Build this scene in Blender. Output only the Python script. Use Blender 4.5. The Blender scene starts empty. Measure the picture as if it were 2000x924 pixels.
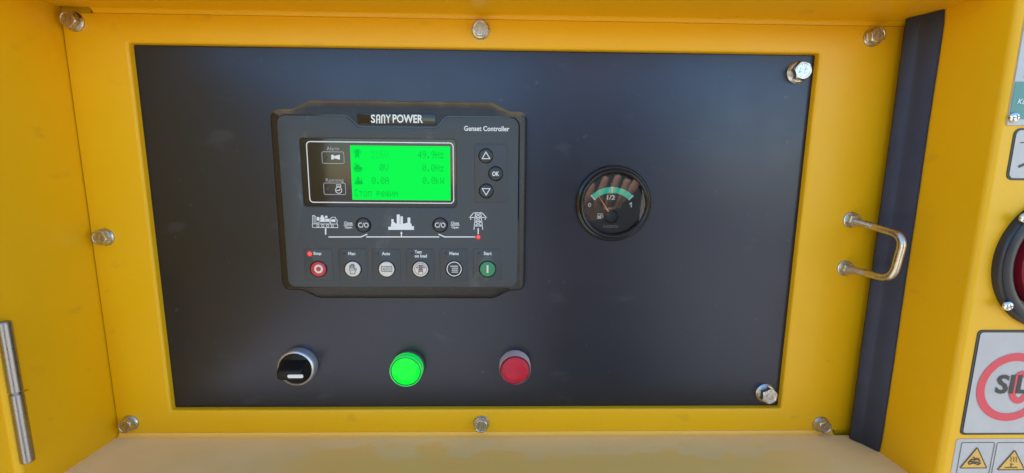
import bpy, bmesh, math, random
from math import radians, sin, cos, pi
from mathutils import Vector, Matrix

random.seed(7)
S = bpy.context.scene
COL = S.collection
# ------------------------------------------------------------------ camera
F = 800.945                                    # focal length in photo pixels (2000 px wide)
CAM = Vector((0.27312, -0.32455, 0.19221))
pi_, ya_, ro_ = radians(-8.145), radians(-1.2188), radians(-0.49995)
ROT = (Matrix.Rotation(ya_, 3, 'Z') @ Matrix.Rotation(pi_, 3, 'X') @ Matrix.Rotation(ro_, 3, 'Y'))
cd = bpy.data.cameras.new('camera'); cd.sensor_width = 36.0; cd.lens = 36.0 * F / 2000.0
cd.clip_start = 0.005; cd.clip_end = 500
cam = bpy.data.objects.new('camera', cd); COL.objects.link(cam)
rt, fw, up = ROT.col[0], ROT.col[1], ROT.col[2]
cam.matrix_world = Matrix(((rt.x, up.x, -fw.x, CAM.x), (rt.y, up.y, -fw.y, CAM.y), (rt.z, up.z, -fw.z, CAM.z), (0, 0, 0, 1)))
S.camera = cam
# ------------------------------------------------------------------ sky, sun, exposure
SUN_AZ, SUN_EL = radians(-150), radians(40)    # azimuth from the panel's outward normal (-Y) towards +X: behind the machine, its front is in shade
sdir = Vector((sin(SUN_AZ) * cos(SUN_EL), -cos(SUN_AZ) * cos(SUN_EL), sin(SUN_EL)))
w = bpy.data.worlds.new('World'); S.world = w; w.use_nodes = True
nt = w.node_tree; nt.nodes.clear()
wo = nt.nodes.new('ShaderNodeOutputWorld'); bg = nt.nodes.new('ShaderNodeBackground'); sk = nt.nodes.new('ShaderNodeTexSky')
sk.sky_type = 'NISHITA'; sk.sun_disc = False
sk.sun_elevation = SUN_EL; sk.sun_rotation = math.atan2(sdir.x, sdir.y)
sk.air_density = 1.6; sk.dust_density = 0.1; sk.ozone_density = 6.5
bg.inputs['Strength'].default_value = 0.15
nt.links.new(sk.outputs[0], bg.inputs[0]); nt.links.new(bg.outputs[0], wo.inputs[0])
sl = bpy.data.lights.new('sun', 'SUN'); sl.energy = 4.0; sl.angle = radians(0.5); sl.color = (1.0, 0.90, 0.77)
so = bpy.data.objects.new('sun', sl); COL.objects.link(so)
so.rotation_euler = (-sdir).to_track_quat('-Z', 'Y').to_euler()
S.view_settings.view_transform = 'Standard'; S.view_settings.look = 'None'
S.view_settings.gamma = 1.0; S.view_settings.use_curve_mapping = False
S.view_settings.exposure = 1.7
S.render.engine = 'CYCLES'

# ------------------------------------------------------------------ pixel to point on a plane parallel to the panel
def P(px, py, Y):
    d = ROT @ Vector(((px - 1000) / F, 1.0, (462 - py) / F))
    return CAM + d * ((Y - CAM.y) / d.y)
def PX(px, py, Y):
    v = P(px, py, Y); return (v.x, v.z)

# ------------------------------------------------------------------ materials
def mat(name, col, rough=0.5, metal=0.0, spec=0.5, emis=0.0, ecol=None, bump=None, var=None, rvar=None, coat=0.0, speck=None):
    m = bpy.data.materials.new(name); m.use_nodes = True
    n = m.node_tree; b = n.nodes['Principled BSDF']
    b.inputs['Base Color'].default_value = (*col, 1); b.inputs['Roughness'].default_value = rough
    b.inputs['Metallic'].default_value = metal; b.inputs['Specular IOR Level'].default_value = spec
    b.inputs['Coat Weight'].default_value = coat
    if emis:
        b.inputs['Emission Color'].default_value = (*(ecol or col), 1); b.inputs['Emission Strength'].default_value = emis
    tc = n.nodes.new('ShaderNodeTexCoord')
    def noise(scale, detail=4.0, rough_=0.55, sc=(1, 1, 1)):
        mp = n.nodes.new('ShaderNodeMapping'); mp.inputs['Scale'].default_value = sc
        t = n.nodes.new('ShaderNodeTexNoise'); t.inputs['Scale'].default_value = scale; t.inputs['Detail'].default_value = detail
        t.inputs['Roughness'].default_value = rough_
        n.links.new(tc.outputs['Object'], mp.inputs['Vector']); n.links.new(mp.outputs[0], t.inputs['Vector']); return t
    def ramp(fac, p0, c0, p1, c1):
        r = n.nodes.new('ShaderNodeValToRGB'); e = r.color_ramp.elements
        e[0].position = p0; e[0].color = (*c0, 1); e[1].position = p1; e[1].color = (*c1, 1)
        n.links.new(fac, r.inputs[0]); return r.outputs[0]
    m['_'] = 0
    out = None
    if var:                                     # (scale, other colour)
        t = noise(var[0], 5.0, 0.6); out = ramp(t.outputs[0], 0.35, col, 0.72, var[1])
        n.links.new(out, b.inputs['Base Color'])
    if speck:                                   # (scale, threshold, colour, amount): dust and small marks
        for (sc, th, sc_col, amt, stretch) in speck:
            t = noise(sc, 3.0, 0.5, stretch); f = ramp(t.outputs[0], th, (0, 0, 0), min(th + 0.08, 1.0), (amt,) * 3)
            mx = n.nodes.new('ShaderNodeMix'); mx.data_type = 'RGBA'
            n.links.new(f, mx.inputs[0]); mx.inputs[7].default_value = (*sc_col, 1)
            if out: n.links.new(out, mx.inputs[6])
            else: mx.inputs[6].default_value = (*col, 1)
            out = mx.outputs[2]; n.links.new(out, b.inputs['Base Color'])
    if rvar:                                    # (scale, rough low, rough high)
        t = noise(rvar[0], 5.0, 0.65); n.links.new(ramp(t.outputs[0], 0.3, (rvar[1],) * 3, 0.75, (rvar[2],) * 3), b.inputs['Roughness'])
    if bump:                                    # (scale, strength, distance)
        t = noise(bump[0], 3.0); bp = n.nodes.new('ShaderNodeBump'); bp.inputs['Strength'].default_value = bump[1]
        bp.inputs['Distance'].default_value = bump[2]
        n.links.new(t.outputs[0], bp.inputs['Height']); n.links.new(bp.outputs[0], b.inputs['Normal'])
    del m['_']
    return m
one = (1, 1, 1)
YEL = (0.765, 0.402, 0.0012)
M = {}
M['yellow'] = mat('yellow_paint', YEL, 0.40, spec=0.42, bump=(900, 0.16, 0.0004), rvar=(14, 0.34, 0.50), var=(9, (0.795, 0.42, 0.002)),
                  speck=[(260, 0.70, (0.62, 0.42, 0.12), 0.35, one), (38, 0.67, (0.50, 0.27, 0.02), 0.30, (1, 1, 1.6)), (700, 0.73, (0.12, 0.07, 0.02), 0.5, one)])
M['inner'] = mat('dark_inside', (0.03, 0.025, 0.02), 0.8)
M['panel'] = mat('black_panel_paint', (0.006, 0.006, 0.008), 0.30, spec=0.80, bump=(1500, 0.10, 0.0003), rvar=(12, 0.28, 0.38),
                 speck=[(150, 0.68, (0.14, 0.14, 0.14), 0.22, one), (26, 0.64, (0.06, 0.06, 0.065), 0.22, (1, 1, 2.2)), (420, 0.72, (0.3, 0.3, 0.3), 0.30, one)])
M['panel'].node_tree.nodes['Principled BSDF'].inputs['Specular Tint'].default_value = (0.68, 0.75, 1.0, 1)  # blue of the reflected sky put into the black paint's sheen colour
M['housing'] = mat('black_moulded_plastic', (0.010, 0.010, 0.010), 0.40, bump=(2600, 0.25, 0.0003), speck=[(900, 0.60, (0.12, 0.10, 0.07), 0.3, one)])
def settle_dust(m, col, amt):                   # dust lying on the faces that look up
    n = m.node_tree; b = n.nodes['Principled BSDF']; L = n.links.new
    ge = n.nodes.new('ShaderNodeNewGeometry'); sp = n.nodes.new('ShaderNodeSeparateXYZ'); L(ge.outputs['Normal'], sp.inputs[0])
    mr = n.nodes.new('ShaderNodeMapRange'); mr.interpolation_type = 'SMOOTHSTEP'; mr.inputs['From Min'].default_value = 0.10; mr.inputs['From Max'].default_value = 0.75
    mr.inputs['To Max'].default_value = amt; L(sp.outputs['Z'], mr.inputs['Value'])
    tc = n.nodes.new('ShaderNodeTexCoord'); t = n.nodes.new('ShaderNodeTexNoise'); t.inputs['Scale'].default_value = 60; t.inputs['Detail'].default_value = 8; L(tc.outputs['Object'], t.inputs['Vector'])
    k = n.nodes.new('ShaderNodeMath'); k.operation = 'MULTIPLY'; L(mr.outputs[0], k.inputs[0]); L(t.outputs[0], k.inputs[1])
    mx = n.nodes.new('ShaderNodeMix'); mx.data_type = 'RGBA'; L(k.outputs[0], mx.inputs[0]); mx.inputs[7].default_value = (*col, 1)
    src = b.inputs['Base Color'].links
    if src: L(src[0].from_socket, mx.inputs[6])
    else: mx.inputs[6].default_value = b.inputs['Base Color'].default_value
    L(mx.outputs[2], b.inputs['Base Color'])
settle_dust(M['housing'], (0.30, 0.24, 0.15), 1.0)
M['face'] = mat('grey_controller_face', (0.040, 0.047, 0.052), 0.5, bump=(3000, 0.15, 0.0002), speck=[(45, 0.66, (0.16, 0.16, 0.15), 0.3, (1, 1, 0.6))])
M['black'] = mat('black_plastic', (0.010, 0.010, 0.011), 0.38)
M['knob'] = mat('matt_black_knob', (0.006, 0.006, 0.006), 0.5, spec=0.3)
M['satin'] = mat('satin_aluminium', (0.66, 0.66, 0.66), 0.32, metal=0.75, rvar=(200, 0.25, 0.42))
M['bezel'] = mat('gloss_black_bezel', (0.010, 0.010, 0.011), 0.20, rvar=(300, 0.15, 0.3))
M['gloss'] = mat('gloss_black', (0.006, 0.006, 0.007), 0.08)
M['button'] = mat('dark_rubber_button', (0.022, 0.026, 0.030), 0.45)
M['white'] = mat('white_print', (0.72, 0.72, 0.70), 0.5)
M['dim'] = mat('dim_print_under_glass', (0.36, 0.36, 0.36), 0.4)
M['silver'] = mat('silver_print', (0.62, 0.58, 0.54), 0.35, metal=0.4)
M['cream'] = mat('cream_button', (0.66, 0.62, 0.56), 0.42, var=(300, (0.60, 0.56, 0.50)))
M['redbtn'] = mat('red_button', (0.50, 0.035, 0.045), 0.40)
M['greenbtn'] = mat('green_button', (0.03, 0.22, 0.09), 0.42)
M['ink'] = mat('black_ink', (0.02, 0.02, 0.02), 0.5)
M['ink_red'] = mat('dark_red_ink', (0.16, 0.03, 0.03), 0.5)
M['lcd'] = mat('green_backlit_screen', (0.0, 0.02, 0.004), 0.4, spec=0.05, emis=0.29, ecol=(0.0, 1.0, 0.08))
M['lcd_px'] = mat('screen_pixel', (0.0, 0.02, 0.006), 0.4, spec=0.05, emis=0.165, ecol=(0.0, 1.0, 0.08))
M['lcd_faint'] = mat('screen_pixel_faint', (0.0, 0.02, 0.006), 0.4, spec=0.05, emis=0.235, ecol=(0.0, 1.0, 0.07))
M['led_red'] = mat('lit_red_led', (0.4, 0.02, 0.02), 0.3, emis=0.34, ecol=(1.0, 0.09, 0.06))
M['led_halo'] = mat('red_led_rim', (0.35, 0.02, 0.03), 0.4)
M['led_off'] = mat('dark_led', (0.03, 0.03, 0.035), 0.3)
M['zinc'] = mat('zinc_plated_steel', (0.62, 0.60, 0.56), 0.26, metal=1.0, bump=(1800, 0.2, 0.0003), rvar=(500, 0.20, 0.42), var=(420, (0.46, 0.45, 0.44)))
M['zinc_y'] = mat('passivated_zinc_rod', (0.66, 0.61, 0.50), 0.27, metal=1.0, bump=(900, 0.2, 0.0004), rvar=(240, 0.2, 0.42), var=(160, (0.50, 0.45, 0.40)))
M['chrome'] = mat('chrome', (0.72, 0.72, 0.73), 0.14, metal=1.0, rvar=(200, 0.10, 0.24))
M['steel'] = mat('brushed_steel_hinge', (0.34, 0.34, 0.35), 0.34, metal=1.0, bump=(700, 0.1, 0.0003), rvar=(300, 0.24, 0.4))
M['rubber'] = mat('black_foam_rubber', (0.020, 0.021, 0.032), 0.5, spec=0.7, bump=(600, 0.25, 0.0006), var=(70, (0.026, 0.027, 0.040)))
M['green_lens'] = mat('lit_green_lens', (0.0, 0.10, 0.02), 0.2, spec=0.3, emis=0.19, ecol=(0.0, 1.0, 0.08))
M['green_face'] = mat('lit_green_lens_face', (0.0, 0.12, 0.02), 0.2, spec=0.2, emis=0.34, ecol=(0.0, 1.0, 0.03))
M['green_groove'] = mat('green_lens_groove', (0.0, 0.06, 0.01), 0.25, emis=0.05, ecol=(0.0, 1.0, 0.05))
M['green_rim'] = mat('green_lens_rim', (0.03, 0.30, 0.08), 0.12, emis=0.13, ecol=(0.05, 1.0, 0.2))
M['grey_collar'] = mat('grey_metal_collar', (0.22, 0.22, 0.22), 0.35, metal=0.7)
M['pale_collar'] = mat('pale_pink_lens_side', (0.56, 0.40, 0.38), 0.30)
M['red_lens'] = mat('red_lens', (0.42, 0.012, 0.03), 0.35, spec=0.25, var=(120, (0.50, 0.022, 0.05)))
M['red_cap'] = mat('dark_red_cap', (0.20, 0.008, 0.018), 0.3)
M['red_dark'] = mat('red_lens_rim', (0.10, 0.008, 0.02), 0.2)
M['sticker'] = mat('white_sticker', (0.45, 0.43, 0.42), 0.35, bump=(160, 0.25, 0.0008), var=(60, (0.40, 0.385, 0.375)))
M['sticker_green'] = mat('green_sticker', (0.04, 0.20, 0.17), 0.35, bump=(160, 0.2, 0.0006))
M['sticker_red'] = mat('red_sticker_ink', (0.62, 0.035, 0.06), 0.38, bump=(160, 0.2, 0.0006))
M['warn'] = mat('warning_yellow_ink', (0.66, 0.36, 0.05), 0.4)
M['dial_green'] = mat('dial_green', (0.0, 0.72, 0.44), 0.5)
M['needle'] = mat('orange_needle', (0.75, 0.40, 0.14), 0.5)
M['dial'] = mat('dial_black', (0.008, 0.008, 0.009), 0.5)
M['socket'] = mat('moulded_black_flange', (0.020, 0.020, 0.022), 0.34, bump=(400, 0.12, 0.0004), rvar=(40, 0.28, 0.5))
M['ground'] = mat('concrete_ground', (0.42, 0.36, 0.28), 0.9, var=(3, (0.48, 0.415, 0.33)), bump=(60, 0.3, 0.004))

M['rubber'].node_tree.nodes['Principled BSDF'].inputs['Specular Tint'].default_value = (0.62, 0.70, 1.0, 1)  # seal's sheen coloured blue as well, standing in for reflected sky
def ledge_material():
    m = bpy.data.materials.new('dusty_yellow_ledge'); m.use_nodes = True
    n = m.node_tree; b = n.nodes['Principled BSDF']; L = n.links.new
    tc = n.nodes.new('ShaderNodeTexCoord'); sep = n.nodes.new('ShaderNodeSeparateXYZ'); L(tc.outputs['Object'], sep.inputs[0])
    def noise(scale, detail, sc):
        mp = n.nodes.new('ShaderNodeMapping'); mp.inputs['Scale'].default_value = sc
        t = n.nodes.new('ShaderNodeTexNoise'); t.inputs['Scale'].default_value = scale; t.inputs['Detail'].default_value = detail
        L(tc.outputs['Object'], mp.inputs[0]); L(mp.outputs[0], t.inputs['Vector']); return t.outputs[0]
    def math_(op, a, c, clamp=False):
        k = n.nodes.new('ShaderNodeMath'); k.operation = op; k.use_clamp = clamp
        for i, v in enumerate((a, c)):
            if isinstance(v, (int, float)): k.inputs[i].default_value = v
            else: L(v, k.inputs[i])
        return k.outputs[0]
    def ss(v, a, c): 
        k = n.nodes.new('ShaderNodeMapRange'); k.interpolation_type = 'SMOOTHSTEP'
        k.inputs['From Min'].default_value = a; k.inputs['From Max'].default_value = c; L(v, k.inputs['Value']); return k.outputs[0]
    n1 = noise(30, 2.0, (1, 1.6, 1)); n2 = noise(75, 2.0, (1, 1.5, 1)); n3 = noise(700, 2.0, (1, 1, 1))
    depth = math_('MULTIPLY', sep.outputs['Y'], -1.0)                       # metres out from the panel
    wig = math_('ADD', math_('MULTIPLY', n1, 0.050), math_('MULTIPLY', n2, 0.014))
    wipe = ss(math_('ADD', depth, wig), 0.0570, 0.0650)                      # rubbed clean towards the front edge
    mid = math_('MULTIPLY', ss(sep.outputs['X'], 0.08, 0.14), ss(math_('MULTIPLY', sep.outputs['X'], -1.0), -0.56, -0.48))
    spots = math_('MULTIPLY', ss(n2, 0.63, 0.69), ss(depth, 0.012, 0.02))
    clean = math_('MAXIMUM', math_('MULTIPLY', wipe, mid), math_('MULTIPLY', spots, mid), True)
    edge = ss(math_('MULTIPLY', depth, -1.0), -0.0105, -0.0065)               # the bend keeps its paint
    clean = math_('MAXIMUM', math_('MULTIPLY', clean, 0.85), edge, True)
    dust = n.nodes.new('ShaderNodeValToRGB'); e = dust.color_ramp.elements
    e[0].position = 0.3; e[0].color = (0.80, 0.50, 0.14, 1); e[1].position = 0.7; e[1].color = (0.84, 0.55, 0.19, 1); L(n1, dust.inputs[0])
    mx = n.nodes.new('ShaderNodeMix'); mx.data_type = 'RGBA'; L(clean, mx.inputs[0]); L(dust.outputs[0], mx.inputs[6]); mx.inputs[7].default_value = (0.86, 0.46, 0.05, 1)
    L(mx.outputs[2], b.inputs['Base Color']); b.inputs['Sheen Weight'].default_value = 1.0; b.inputs['Sheen Roughness'].default_value = 0.5; b.inputs['Sheen Tint'].default_value = (1, 0.86, 0.66, 1)
    r = n.nodes.new('ShaderNodeMapRange'); r.inputs['To Min'].default_value = 0.72; r.inputs['To Max'].default_value = 0.5; L(clean, r.inputs['Value']); L(r.outputs[0], b.inputs['Roughness'])
    bp = n.nodes.new('ShaderNodeBump'); bp.inputs['Strength'].default_value = 0.15; bp.inputs['Distance'].default_value = 0.0004; L(n3, bp.inputs['Height']); L(bp.outputs[0], b.inputs['Normal'])
    return m
M['ledge'] = ledge_material()

def glass_material():
    m = bpy.data.materials.new('clear_cover_glass'); m.use_nodes = True
    n = m.node_tree; n.nodes.clear(); L = n.links.new
    o = n.nodes.new('ShaderNodeOutputMaterial'); mx = n.nodes.new('ShaderNodeMixShader'); t = n.nodes.new('ShaderNodeBsdfTransparent')
    g = n.nodes.new('ShaderNodeBsdfGlossy'); g.inputs['Roughness'].default_value = 0.02; fr = n.nodes.new('ShaderNodeFresnel'); fr.inputs[0].default_value = 1.52
    k = n.nodes.new('ShaderNodeMath'); k.operation = 'MULTIPLY'; k.inputs[1].default_value = 1.8; L(fr.outputs[0], k.inputs[0])
    L(k.outputs[0], mx.inputs[0]); L(t.outputs[0], mx.inputs[1]); L(g.outputs[0], mx.inputs[2]); L(mx.outputs[0], o.inputs[0])
    return m
M['glass'] = glass_material()

# ------------------------------------------------------------------ object helpers
def finish(name, bm, m, parent=None, smooth=35, label=None, recalc=True):
    if recalc: bmesh.ops.recalc_face_normals(bm, faces=bm.faces)
    me = bpy.data.meshes.new(name); bm.to_mesh(me); bm.free()
    if m: me.materials.append(M[m])
    if smooth:
        me.shade_smooth(); me.set_sharp_from_angle(angle=radians(smooth))
    return link(name, me, parent, label)
def link(name, me, parent=None, label=None):
    o = bpy.data.objects.new(name, me); COL.objects.link(o)
    if parent:
        o.parent = parent
        base = parent
        off = Vector(base.location)
        if base.parent: off = off + Vector(base.parent.location)
        if not parent.get('local'): o.matrix_parent_inverse = Matrix.Translation(-wloc(parent))
    if label: o['label'] = label
    return o
def wloc(o):
    # world offset of an empty (children are modelled in world coordinates); mesh parts sit at the origin
    return Vector(o.location) if o.parent is None else Vector((0, 0, 0))
def thing(name, label, cat, loc=(0, 0, 0), group=None):
    o = bpy.data.objects.new(name, None); COL.objects.link(o); o.location = loc; o.empty_display_size = 0.01
    return tag(o, label, cat, group)
def tag(o, label, cat, group=None):
    o['label'] = label; o['category'] = cat
    if group: o['group'] = group
    return o

# ------------------------------------------------------------------ shape helpers (2-D shapes are (x, z) lists; front faces -Y)
def area2(p): return sum(p[i][0] * p[(i + 1) % len(p)][1] - p[(i + 1) % len(p)][0] * p[i][1] for i in range(len(p)))
def ccw(p): return p if area2(p) > 0 else p[::-1]
def offset(p, d):                               # positive d shrinks a ccw polygon
    p = ccw(p); n = len(p); out = []
    for i in range(n):
        a, b, c = Vector(p[i - 1]), Vector(p[i]), Vector(p[(i + 1) % n])
        e1 = (b - a).normalized(); e2 = (c - b).normalized()
        n1 = Vector((-e1.y, e1.x)); n2 = Vector((-e2.y, e2.x)); k = 1 + n1.dot(n2)
        out.append(tuple(b + (n1 + n2) * (d / max(k, 0.3))))
    return out
def rounded(p, r, n=5):
    p = ccw(p); out = []; m = len(p)
    for i in range(m):
        a, b, c = Vector(p[i - 1]), Vector(p[i]), Vector(p[(i + 1) % m])
        ri = r[i] if isinstance(r, (list, tuple)) else r
        u, v = (a - b), (c - b); lu, lv = u.length, v.length; u.normalize(); v.normalize()
        ang = math.acos(max(-1, min(1, u.dot(v))))
        if ang > pi - 0.02 or ri <= 0: out.append(tuple(b)); continue
        t = min(ri / math.tan(ang / 2), lu * 0.48, lv * 0.48); rr = t * math.tan(ang / 2)
        c0 = b + (u + v).normalized() * (rr / sin(ang / 2)); s = b + u * t - c0; e = b + v * t - c0
        a0 = math.atan2(s.y, s.x); a1 = math.atan2(e.y, e.x); da = (a1 - a0 + pi) % (2 * pi) - pi
        for k in range(n + 1): out.append((c0.x + rr * cos(a0 + da * k / n), c0.y + rr * sin(a0 + da * k / n)))
    return out
def rect(x0, z0, x1, z1): return [(min(x0, x1), min(z0, z1)), (max(x0, x1), min(z0, z1)), (max(x0, x1), max(z0, z1)), (min(x0, x1), max(z0, z1))]
def pxrect(a, b, c, d, Y):                      # pixel box to an upright rectangle on plane Y
    xm, ym = (a + c) / 2, (b + d) / 2
    return rect(P(a, ym, Y).x, P(xm, d, Y).z, P(c, ym, Y).x, P(xm, b, Y).z)
def circle(cx, cz, r, n=32): return [(cx + r * cos(2 * pi * i / n), cz + r * sin(2 * pi * i / n)) for i in range(n)]
def loft(bm, loops, cap_first=False, cap_last=True):
    rings = [[bm.verts.new((x, y, z)) for (x, z) in pts] for pts, y in loops]
    n = len(rings[0])
    for a, b in zip(rings, rings[1:]):
        for i in range(n): bm.faces.new((a[i], a[(i + 1) % n], b[(i + 1) % n], b[i]))
    if cap_last: bm.faces.new(rings[-1])
    if cap_first: bm.faces.new(rings[0][::-1])
def slab(bm, pts, yb, yf, bev=0.0, seg=3):      # solid with a rounded front edge
    pts = ccw(pts); L = [(pts, yb)]
    if bev > 0:
        for k in range(seg + 1):
            t = pi / 2 * k / seg; L.append((offset(pts, bev * (1 - cos(t))), yf + bev * (1 - sin(t))))
    else: L.append((pts, yf))
    loft(bm, L, cap_first=True)
def plate(bm, outer, holes, yb, yf, bev_o=0.0, bev_h=0.0, seg=4, hole_back=None):
    outer = ccw(outer); fl = []
    def ring(pts, y): return [bm.verts.new((x, y, z)) for (x, z) in pts]
    def bridge(a, b):
        for i in range(len(a)): bm.faces.new((a[i], a[(i + 1) % len(a)], b[(i + 1) % len(b)], b[i]))
    def profile(pts, bev, sgn, back):
        rs = [ring(pts, back)]
        if bev > 0:
            for k in range(seg + 1):
                t = pi / 2 * k / seg; rs.append(ring(offset(pts, sgn * bev * (1 - cos(t))), yf + bev * (1 - sin(t))))
        else: rs.append(ring(pts, yf))
        for a, b in zip(rs, rs[1:]): bridge(a, b)
        return rs[-1]
    loops = [profile(outer, bev_o, 1, yb)] + [profile(ccw(h), bev_h, -1, yb if hole_back is None else hole_back) for h in holes]
    ed = []
    for l in loops:
        for i in range(len(l)):
            a, b = l[i], l[(i + 1) % len(l)]; ed.append(bm.edges.get((a, b)) or bm.edges.new((a, b)))
    bmesh.ops.triangle_fill(bm, use_beauty=True, use_dissolve=False, edges=ed, normal=(0, -1, 0))
def flat(bm, pts, y):
    vs = [bm.verts.new((x, y, z)) for x, z in ccw(pts)]; bm.faces.new(vs)
def ringflat(bm, o, i, y):
    a = [bm.verts.new((x, y, z)) for x, z in o]; b = [bm.verts.new((x, y, z)) for x, z in i]; n = len(a)
    for k in range(n): bm.faces.new((a[k], a[(k + 1) % n], b[(k + 1) % n], b[k]))
def stroke(bm, pts, wdt, y, closed=False):      # printed line
    pts = [Vector(p) for p in pts]; n = len(pts)
    rng = range(n if closed else n - 1)
    for i in rng:
        a, b = pts[i], pts[(i + 1) % n]; e = (b - a)
        if e.length < 1e-7: continue
        e.normalize(); q = Vector((-e.y, e.x)) * wdt / 2; a2, b2 = a - e * wdt * 0.45, b + e * wdt * 0.45
        yy = y - 0.000004 * (i % 3)
        bm.faces.new([bm.verts.new((v.x, yy, v.y)) for v in (a2 + q, a2 - q, b2 - q, b2 + q)])
def lathe(bm, cx, cz, prof, n=40, cap=True):    # prof: (radius, y)
    loops = [(circle(cx, cz, max(r, 1e-5), n), y) for r, y in prof]; loft(bm, loops, cap_first=False, cap_last=cap)
def box(bm, x0, x1, y0, y1, z0, z1):
    v = [bm.verts.new((x, y, z)) for x in (x0, x1) for y in (y0, y1) for z in (z0, z1)]
    for f in ((0, 1, 3, 2), (4, 6, 7, 5), (0, 4, 5, 1), (2, 3, 7, 6), (0, 2, 6, 4), (1, 5, 7, 3)): bm.faces.new([v[i] for i in f])
def tube(bm, path, r, n=14, radii=None, caps=True):
    rings = []; u = None
    for i, p in enumerate(path):
        p = Vector(p); a = Vector(path[max(i - 1, 0)]); b = Vector(path[min(i + 1, len(path) - 1)]); t = (b - a).normalized()
        if u is None: u = t.orthogonal().normalized()
        u = (u - t * u.dot(t)).normalized(); v = t.cross(u); rr = radii[i] if radii else r
        rings.append([bm.verts.new(p + (u * cos(2 * pi * k / n) + v * sin(2 * pi * k / n)) * rr) for k in range(n)])
    for a, b in zip(rings, rings[1:]):
        for k in range(n): bm.faces.new((a[k], a[(k + 1) % n], b[(k + 1) % n], b[k]))
    if caps: bm.faces.new(rings[0][::-1]); bm.faces.new(rings[-1])
def text(name, s, box_px, Y, m, parent, bold=0.0, shear=0.0, label=None, lift=0.0002, fitbox=None):
    cu = bpy.data.curves.new('t', 'FONT'); cu.body = s; cu.size = 1.0; cu.offset = bold; cu.shear = shear; cu.resolution_u = 3; cu.space_line = 0.85
    ob = bpy.data.objects.new('t', cu); COL.objects.link(ob)
    dg = bpy.context.evaluated_depsgraph_get()
    me = bpy.data.meshes.new_from_object(ob.evaluated_get(dg)); bpy.data.objects.remove(ob)
    xs = [v.co.x for v in me.vertices]; ys = [v.co.y for v in me.vertices]
    R = fitbox or pxrect(*box_px, Y); x0, z0 = R[0]; x1, z1 = R[2]
    sx = (x1 - x0) / (max(xs) - min(xs)); sz = (z1 - z0) / (max(ys) - min(ys)); mx, my = min(xs), min(ys)
    for v in me.vertices: v.co = Vector((x0 + (v.co.x - mx) * sx, Y - lift, z0 + (v.co.y - my) * sz))
    me.materials.clear(); me.materials.append(M[m]); me.name = name
    return link(name, me, parent, label)

# ------------------------------------------------------------------ main planes (metres)
XL, XR, ZF, ZT = -0.0452, 0.5755, -0.0228, 0.3095     # recess: side walls, ledge, lintel
YFR = -0.005                                           # front of the yellow frame; the black panel is Y = 0
YF = -0.073                                            # outer front sheet of the cabinet
OW, OH = 0.51, 0.28675                                 # opening in the frame

# ground the machine stands on
bm = bmesh.new(); flat(bm, rect(-1, -1, 1, 1), 0)
for v in bm.verts: v.co = Vector((v.co.x * 60, v.co.z * 60, -1.0))
g = finish('ground', bm, 'ground', smooth=0); g['kind'] = 'structure'; g['label'] = 'grey concrete ground the generator stands on'

# ------------------------------------------------------------------ cabinet with its recess
cab = thing('generator_cabinet', 'yellow painted sheet steel cabinet with a shallow recess around the control panel', 'cabinet', (0.265, 0, -0.36))
bm = bmesh.new()
plate(bm, rect(-0.30, -0.36, 0.86, 0.48), [rounded(rect(XL, ZF, XR, ZT), 0.001, 2)], YF + 0.02, YF, 0.003, 0.0035, seg=4, hole_back=YF + 0.0036)
finish('front_sheet', bm, 'yellow', cab)
bm = bmesh.new(); box(bm, XR, XR + 0.0018, YF + 0.0036, 0.0005, ZF - 0.001, ZT + 0.001); finish('side_wall', bm, 'yellow', cab, smooth=0)
bm = bmesh.new(); box(bm, XL - 0.0018, XL, YF + 0.0036, 0.0005, ZF - 0.001, ZT + 0.001); finish('side_wall', bm, 'yellow', cab, smooth=0)
FIL = 0.0028
def bend(bm, x0, x1, zc, sgn):                         # concave bend from the frame into ledge or lintel
    pr = [(YFR - 0.0001 - FIL * (1 - cos(t)), zc - sgn * FIL * (1 - sin(t))) for t in [pi / 2 * k / 6 for k in range(7)]]
    pr = [(YFR + 0.0015, zc - sgn * FIL)] + pr
    a = [bm.verts.new((x0, y, z)) for y, z in pr]; b = [bm.verts.new((x1, y, z)) for y, z in pr]
    for i in range(len(pr) - 1): bm.faces.new((a[i], a[i + 1], b[i + 1], b[i]))
SLT = P(180, 12, YFR).x; SLB = P(1624, 853, YFR).x      # relief slots at two corners
bm = bmesh.new(); box(bm, XL, XR, YF + 0.0036, YFR - FIL, ZF - 0.0018, ZF)
bend(bm, XL + 0.0008, SLB, ZF, -1); finish('ledge', bm, 'ledge', cab, label='dusty yellow ledge with rubbed patches below the panel')
bm = bmesh.new(); box(bm, XL, XR, YF + 0.0036, YFR - FIL, ZT, ZT + 0.0018)
bend(bm, SLT, XR, ZT, 1); finish('lintel', bm, 'yellow', cab)
bm = bmesh.new()                                       # strips seen inside the relief slots, set back behind the frame
box(bm, XL, SLT - 0.003, -0.0030, -0.0012, ZT - 0.006, ZT + 0.004); finish('slot_backing', bm, 'yellow', cab, smooth=0)
bm = bmesh.new(); box(bm, SLB + 0.0032, XR, -0.0030, -0.0012, ZF - 0.004, ZF + 0.006); finish('slot_backing', bm, 'yellow', cab, smooth=0)
bm = bmesh.new()
for q in ((-0.30, -0.295, YF + 0.021, 0.25, -0.36, 0.48), (0.855, 0.86, YF + 0.021, 0.25, -0.36, 0.48), (-0.295, 0.855, 0.245, 0.25, -0.36, 0.48),
          (-0.295, 0.855, YF + 0.021, 0.245, 0.475, 0.48), (-0.295, 0.855, YF + 0.021, 0.245, -0.36, -0.355)): box(bm, *q)
finish('inner_shell', bm, 'inner', cab, smooth=0)  # dark box added behind the sheets so no daylight leaks through the gaps

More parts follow.
